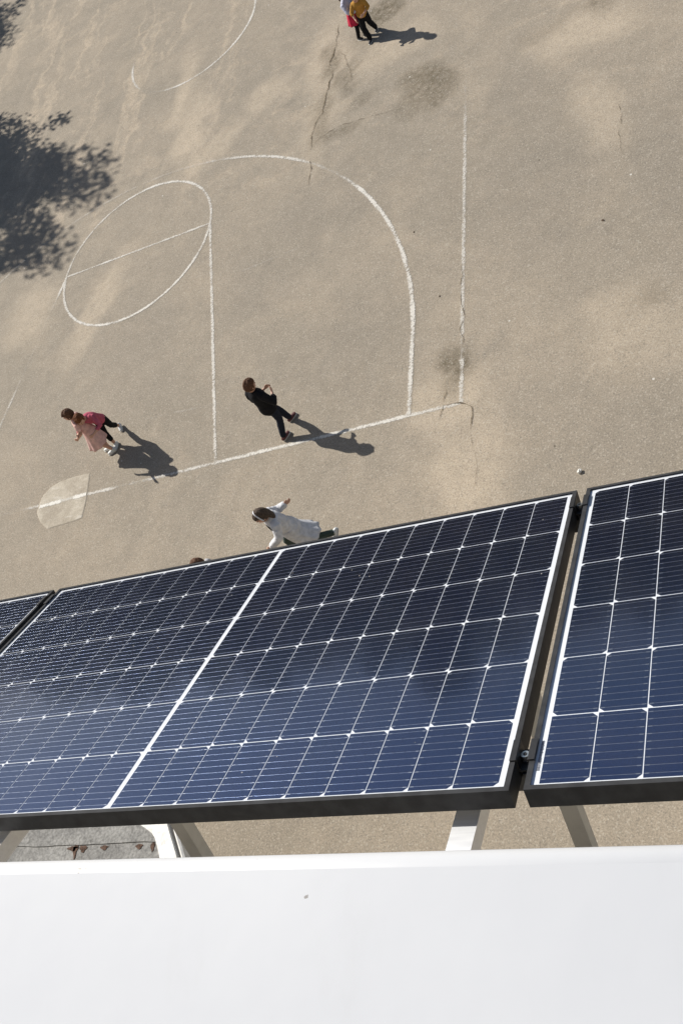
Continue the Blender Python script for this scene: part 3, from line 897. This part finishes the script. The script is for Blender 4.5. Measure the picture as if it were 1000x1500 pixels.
    if 'skirt' in outfit:
        mat, top, bot, r0, r1, sway = outfit['skirt']
        bm = bmesh.new(); rings = []
        sw = Vector(sway) * s
        for i in range(15):
            t = i / 14
            cpos = hipm + up * (top - .615) * s * (1 - t) + Vector((0, 0, -1)) * (hipm.z - bot * s) * t + sw * t * t
            rr_ = r0 + (r1 - r0) * t ** .8
            ring = []
            for k in range(48):
                a = k / 48 * 2 * math.pi
                fold = 1 + .07 * t * math.sin(a * 9 + 1.3) + .05 * t * noise.noise((math.cos(a) * 2, math.sin(a) * 2, 3))
                d = sidev * math.cos(a) + sidev.cross(Vector((0, 0, 1))) * math.sin(a) * (.75 + .2 * t)
                ring.append(bm.verts.new(cpos + d * rr_ * fold * s))
            rings.append(ring)
        for i in range(14):
            for k in range(48): bm.faces.new((rings[i][k], rings[i][(k + 1) % 48], rings[i + 1][(k + 1) % 48], rings[i + 1][k]))
        o = bm_obj('coat_tail' if 'jacket' in outfit else 'skirt', bm, mat, root, True)
        sm = o.modifiers.new('thickness', 'SOLIDIFY'); sm.thickness = .004
    # ---- shoes
    smat, solem = outfit['shoes']
    for S in 'LR':
        an, kn = V['an' + S], V['kn' + S]
        td = Vector((J['toe' + S][0], J['toe' + S][1], J['toe' + S][2] if len(J['toe' + S]) > 2 else 0)).normalized()
        dn = td.cross(Vector((td.y, -td.x, 0)).normalized()).normalized()
        if dn.z > 0: dn = -dn
        sd_ = td.cross(dn)
        base = an + dn * .030 * s
        bm = bmesh.new()
        tube(bm, [base - td * .038 * s, base, base + td * .055 * s, base + td * .105 * s], [(.029 * s, .032 * s), (.033 * s, .036 * s), (.036 * s, .028 * s), (.029 * s, .020 * s)], 14, sd_)
        tube(bm, [base - td * .005 * s, an - dn * .015 * s], [.034 * s, .034 * s], 12)
        o = fuse('shoe', bm, smat, root, .0075 * s, 2, 0.012)
        bm = bmesh.new()
        b2 = an + dn * .057 * s
        tube(bm, [b2 - td * .045 * s, b2 + td * .01 * s, b2 + td * .06 * s, b2 + td * .118 * s], [(.029 * s, .010 * s), (.034 * s, .010 * s), (.039 * s, .010 * s), (.028 * s, .010 * s)], 12, sd_)
        for v in bm.verts:
            if v.co.z < .001: v.co.z = .001
        bm_obj('sole', bm, solem, o, True)
    return root

BROWN = hair_mat('brown_hair', (.115, .058, .034)); AUB = hair_mat('auburn_hair', (.165, .062, .026))
DARKH = hair_mat('dark_hair', (.060, .038, .026)); BLACKH = hair_mat('black_hair', (.018, .014, .012)); ASH = hair_mat('ash_brown_hair', (.085, .062, .048))
BLACK = cloth('black_cloth', (.012, .012, .014)); NAVY = cloth('dark_denim', (.018, .021, .032)); WHITE = cloth('white_cloth', (.66, .67, .70)); JACKET = cloth('greyish_white_cloth', (.62, .625, .65), .12)
PINK = cloth('pale_pink_cloth', (.68, .44, .40)); MAGENTA = cloth('raspberry_cloth', (.46, .105, .155)); YELLOW = cloth('mustard_cloth', (.42, .225, .05))
LAV = cloth('pale_lavender_cloth', (.50, .51, .62)); RED = cloth('red_cloth', (.52, .03, .07)); GREY = cloth('light_grey_cloth', (.46, .46, .475)); GREEN = cloth('grey_green_cloth', (.055, .075, .065))
WSHOE = plain('white_shoe', (.62, .64, .64), .6, var=.1); MSHOE = plain('maroon_shoe', (.10, .03, .03), .6, var=.3); DSHOE = plain('dark_shoe', (.025, .025, .03), .6, var=.2)

# boy walking alone across the baseline
person('boy in black sweater and dark jeans walking alone over the baseline', (4.16, .30), 65,
       dict(anL=(-.040, .165, .065), knL=(-.065, .13, .335), anR=(.045, -.165, .072), knR=(.06, -.02, .335), toeL=(.25, 1), toeR=(.15, 1),
            elR=(.235, .02, .755), wrR=(.13, .16, .80), elL=(-.20, .0, .76), wrL=(-.06, .20, .78), chest=(0, .01, .86), neck=(0, .01, .985), head=(-.005, .03, 1.105), yaw=-8, pitch=-14),
       dict(hair=(BROWN, 'short'), top=('sweater', BLACK, .020, 1.55, -.06, .012), trousers=(NAVY, 1.0, .004), shoes=(MSHOE, SOLE)))
# the pair hugging at the left
person('child in pale pink dress hugging the child in the raspberry top', (.62, .80), 200,
       dict(elR=(.17, .05, .79), wrR=(.12, .15, .66), elL=(-.20, .03, .80), wrL=(-.16, .16, .72), anL=(-.05, -.03, .065), anR=(.05, .04, .065), head=(.0, .015, 1.10), pitch=6),
       dict(hair=(BROWN, 'short'), top=('dress_bodice', PINK, .006, .8, .0, 0), skirt=(PINK, .72, .34, .11, .20, (-.02, .05, 0)), shoes=(WSHOE, SOLE)), 1.0)
person('child in raspberry top and black leggings leaning on the child in pink', (.765, 1.00), 277,
       dict(pelvis=(0, -.01, .60), chest=(.005, .10, .83), neck=(.01, .20, .945), head=(.015, .285, 1.04), pitch=-18,
            shL=(-.115, .17, .90), shR=(.135, .17, .90), elR=(.20, .33, .83), wrR=(.16, .47, .88), elL=(-.18, .30, .76), wrL=(-.04, .42, .74),
            hipL=(-.06, -.01, .585), hipR=(.06, -.01, .585), knL=(-.02, -.06, .335), anL=(.04, -.25, .085), toeL=(-.25, 1, -.25), knR=(.085, .08, .34), anR=(.09, .12, .065)),
       dict(hair=(AUB, 'short'), top=('top', MAGENTA, .004, 1.5, -.04, .0), trousers=(BLACK, .62, -.002), shoes=(WSHOE, SOLE)), .97)
# the pair at the upper edge
person('child in mustard top and black trousers at the upper edge of the court', (5.05, 9.27), 262,
       dict(anL=(-.02, -.24, .08), knL=(-.045, -.06, .34), toeL=(-.1, 1, -.2), anR=(.05, .11, .065), knR=(.08, .09, .335),
            chest=(-.05, .05, .86), neck=(-.08, .09, .98), head=(-.10, .13, 1.09), shL=(-.20, .06, .93), shR=(.045, .06, .935),
            elR=(.13, .16, .80), wrR=(.06, .28, .70), elL=(-.26, .10, .78), wrL=(-.16, .24, .74)),
       dict(hair=(BROWN, 'short'), top=('shirt', YELLOW, .008, 1.3, -.05, .008), trousers=(BLACK, 1.0, .010), shoes=(DSHOE, SOLE)), .86)
person('child in pale lavender top and red skirt hugging the child in mustard', (4.83, 9.40), 335,
       dict(elL=(-.17, .14, .84), wrL=(.02, .26, .86), elR=(.20, .12, .80), wrR=(.12, .28, .78), anL=(-.05, .02, .065), anR=(.06, -.10, .065)),
       dict(hair=(BLACKH, 'pony'), top=('blouse', LAV, .016, 1.8, .02, .0), skirt=(RED, .70, .44, .12, .19, (0, 0, 0)), trousers=(BLACK, 1.0, -.002), shoes=(DSHOE, SOLE)), .86)
# runner half hidden by the panels
person('child in open white jacket and hair band running below the panel edge', (4.80, -1.86), 215,
       dict(pelvis=(0, 0, .60), chest=(0, .05, .84), neck=(0, .09, .965), head=(0, .12, 1.075), pitch=-8, shL=(-.128, .07, .915), shR=(.128, .07, .915),
            elL=(-.21, .14, .80), wrL=(-.17, .28, .72), elR=(.19, -.02, .78), wrR=(.16, -.14, .80),
            knL=(-.09, -.04, .31), anL=(-.14, -.36, .14), toeL=(-.2, .7, -.7), knR=(.07, .16, .36), anR=(.07, .14, .065)),
       dict(hair=(ASH, 'long'), band=WHITE, top=('shirt', BLACK, .0, 1.2, -.04, .0), jacket=('jacket', JACKET, .020, 1.97, -.06, .03), front=(-.03, .150, .82, BLACK),
            skirt=(JACKET, .70, .36, .14, .18, (-.07, -.13, 0)), trousers=(GREEN, 1.0, .0), shoes=(WSHOE, SOLE)), 1.06)
person('child almost hidden by the panel edge, only brown hair showing', (3.79, -2.47), 190, dict(),
       dict(hair=(BROWN, 'short'), top=('shirt', GREY, .006, 1.3, -.06, .01), trousers=(NAVY, 1.0, .0), shoes=(WSHOE, SOLE)), 1.0)

# ------------------------------------------------------------------ trees beside the court (their shadows fall into the picture)
LEAF = NT('leaf_green'); oi = LEAF.n('NewGeometry')
LEAF = LEAF.done(LEAF.bsdf(LEAF.mix(oi.outputs['Random Per Island'], (.032, .062, .014), (.085, .125, .030)), .6, 0, .35))
BARK = plain('bark', (.10, .075, .055), .95, spec=.1, var=.4, scale=12, bump=.6)
def leaf_cloud(clumps, per, size, seed):
    rn = random.Random(seed)
    vs, fs = [], []
    for (c, r) in clumps:
        for _ in range(int(per * r * r)):
            d = Vector((rn.gauss(0, 1), rn.gauss(0, 1), rn.gauss(0, 1))).normalized()
            p = Vector(c) + d * r * rn.uniform(.25, 1.0) ** .6
            a = Vector((rn.gauss(0, 1), rn.gauss(0, 1), rn.gauss(0, .6))).normalized()
            b = a.cross(Vector((rn.gauss(0, 1), rn.gauss(0, 1), rn.gauss(0, 1)))).normalized()
            L = size * rn.uniform(.7, 1.3); W = L * .32
            i = len(vs)
            vs += [p - a * L * .5, p + b * W, p + a * L * .5, p - b * W]
            fs.append((i, i + 1, i + 2, i + 3))
    return vs, fs
def yard_tree(loc, rx, rz, zc, seed, label, n=84, per=560):
    rn = random.Random(seed)
    root = empty('yard_tree', loc)
    tag(root, label, 'tree', 'trees beside the court')
    clumps, limbs = [], []
    for i in range(n):
        d = Vector((rn.gauss(0, 1), rn.gauss(0, 1), rn.gauss(0, 1))).normalized() * rn.uniform(.1, 1) ** .45
        clumps.append((Vector((d.x * rx, d.y * rx, zc + d.z * rz)), rn.uniform(.50, .98)))
    for i in range(26):
        d = Vector((rn.gauss(0, 1), rn.gauss(0, 1), rn.gauss(0, 1))).normalized() * rn.uniform(1.0, 1.2)
        clumps.append((Vector((d.x * rx, d.y * rx, zc + d.z * rz)), rn.uniform(.22, .42)))
    vs, fs = leaf_cloud(clumps, per, .15, seed)
    mesh_obj('crown', vs, fs, LEAF, root)
    bm = bmesh.new()
    tube(bm, [(0, 0, -.1), (.03, .02, .8), (.0, .05, 2.0), (.06, .0, zc - .2), (.0, .05, zc + rz * .6)], [.20, .15, .125, .09, .03], 12)
    bm_obj('trunk', bm, BARK, root, True)
    for (c, r) in clumps[:14]:
        bm = bmesh.new(); st = Vector((0, .03, rn.uniform(2.0, zc)))
        tube(bm, [st, st.lerp(c, .5) + Vector((0, 0, .15)), c], [.055, .035, .012], 8)
        bm_obj('limb', bm, BARK, root, True)
yard_tree((-12.1, 13.0, 0), 2.7, 2.7, 5.0, 11, 'leafy tree casting the large shadow at the left edge')
yard_tree((-17.1, 22.5, 0), 2.1, 2.1, 5.0, 23, 'leafy tree casting the small shadow in the upper left corner')

# belt of trees beyond the court: it is what the upper part of the panels mirrors
rn = random.Random(5)
clumps = []
for i in range(34):
    az = R(80 + i * 2.3 + rn.uniform(-.8, .8)); dist = 62 + rn.uniform(-5, 6)
    x, y = 9.7 + dist * math.cos(az), -7 + dist * math.sin(az)
    H = rn.uniform(10.2, 13.2) + 3.2 * math.exp(-((math.degrees(az) - 110) / 7) ** 2)
    for k in range(34):
        z = rn.uniform(.6, H - 1)
        w = 2.3 * math.sin(math.pi * min(.95, max(.15, z / H)))
        clumps.append(((x + rn.uniform(-w, w), y + rn.uniform(-w, w), z), rn.uniform(.9, 1.7)))
vs, fs = leaf_cloud(clumps, 30, 1.0, 9)
belt = mesh_obj('distant_tree_belt', vs, fs, LEAF)
belt['kind'] = 'stuff'
belt['label'] = 'belt of trees beyond the far end of the court'; belt['category'] = 'trees'

# ------------------------------------------------------------------ small litter on the asphalt
PAPER = plain('paper_scrap', (.72, .71, .67), .8, var=.08)
LEAFD = plain('dry_leaf', (.075, .045, .022), .8, var=.3)
def scrap(name, x, y, r, mat, label, cat, seed, flat=.3):
    rn = random.Random(seed)
    bm = bmesh.new(); bmesh.ops.create_icosphere(bm, subdivisions=2, radius=r)
    for v in bm.verts:
        k = 1 + .5 * noise.noise(v.co / r * 1.5 + Vector((seed, 0, 0)))
        v.co = Vector((v.co.x * k, v.co.y * k * .7, max(.001, (v.co.z + r) * flat * k)))
    o = bm_obj(name, bm, mat); o.location = (x, y, 0); o.rotation_euler = (0, 0, rn.uniform(0, 6))
    tag(o, label, cat)
scrap('paper_scrap', 8.53, -1.49, .034, PAPER, 'crumpled white scrap on the asphalt just above the right panel corner', 'litter', 1, .6)
scrap('dry_leaf', 9.06, 2.58, .022, LEAFD, 'dark dry leaf lying alone on the right of the court', 'leaf', 2)
scrap('dry_leaf', 6.11, 3.60, .018, LEAFD, 'dark dry leaf between the curved line and the sideline', 'leaf', 3)
scrap('dry_leaf', 6.59, 2.07, .016, LEAFD, 'small dry leaf left of the crack in the sideline', 'leaf', 4)
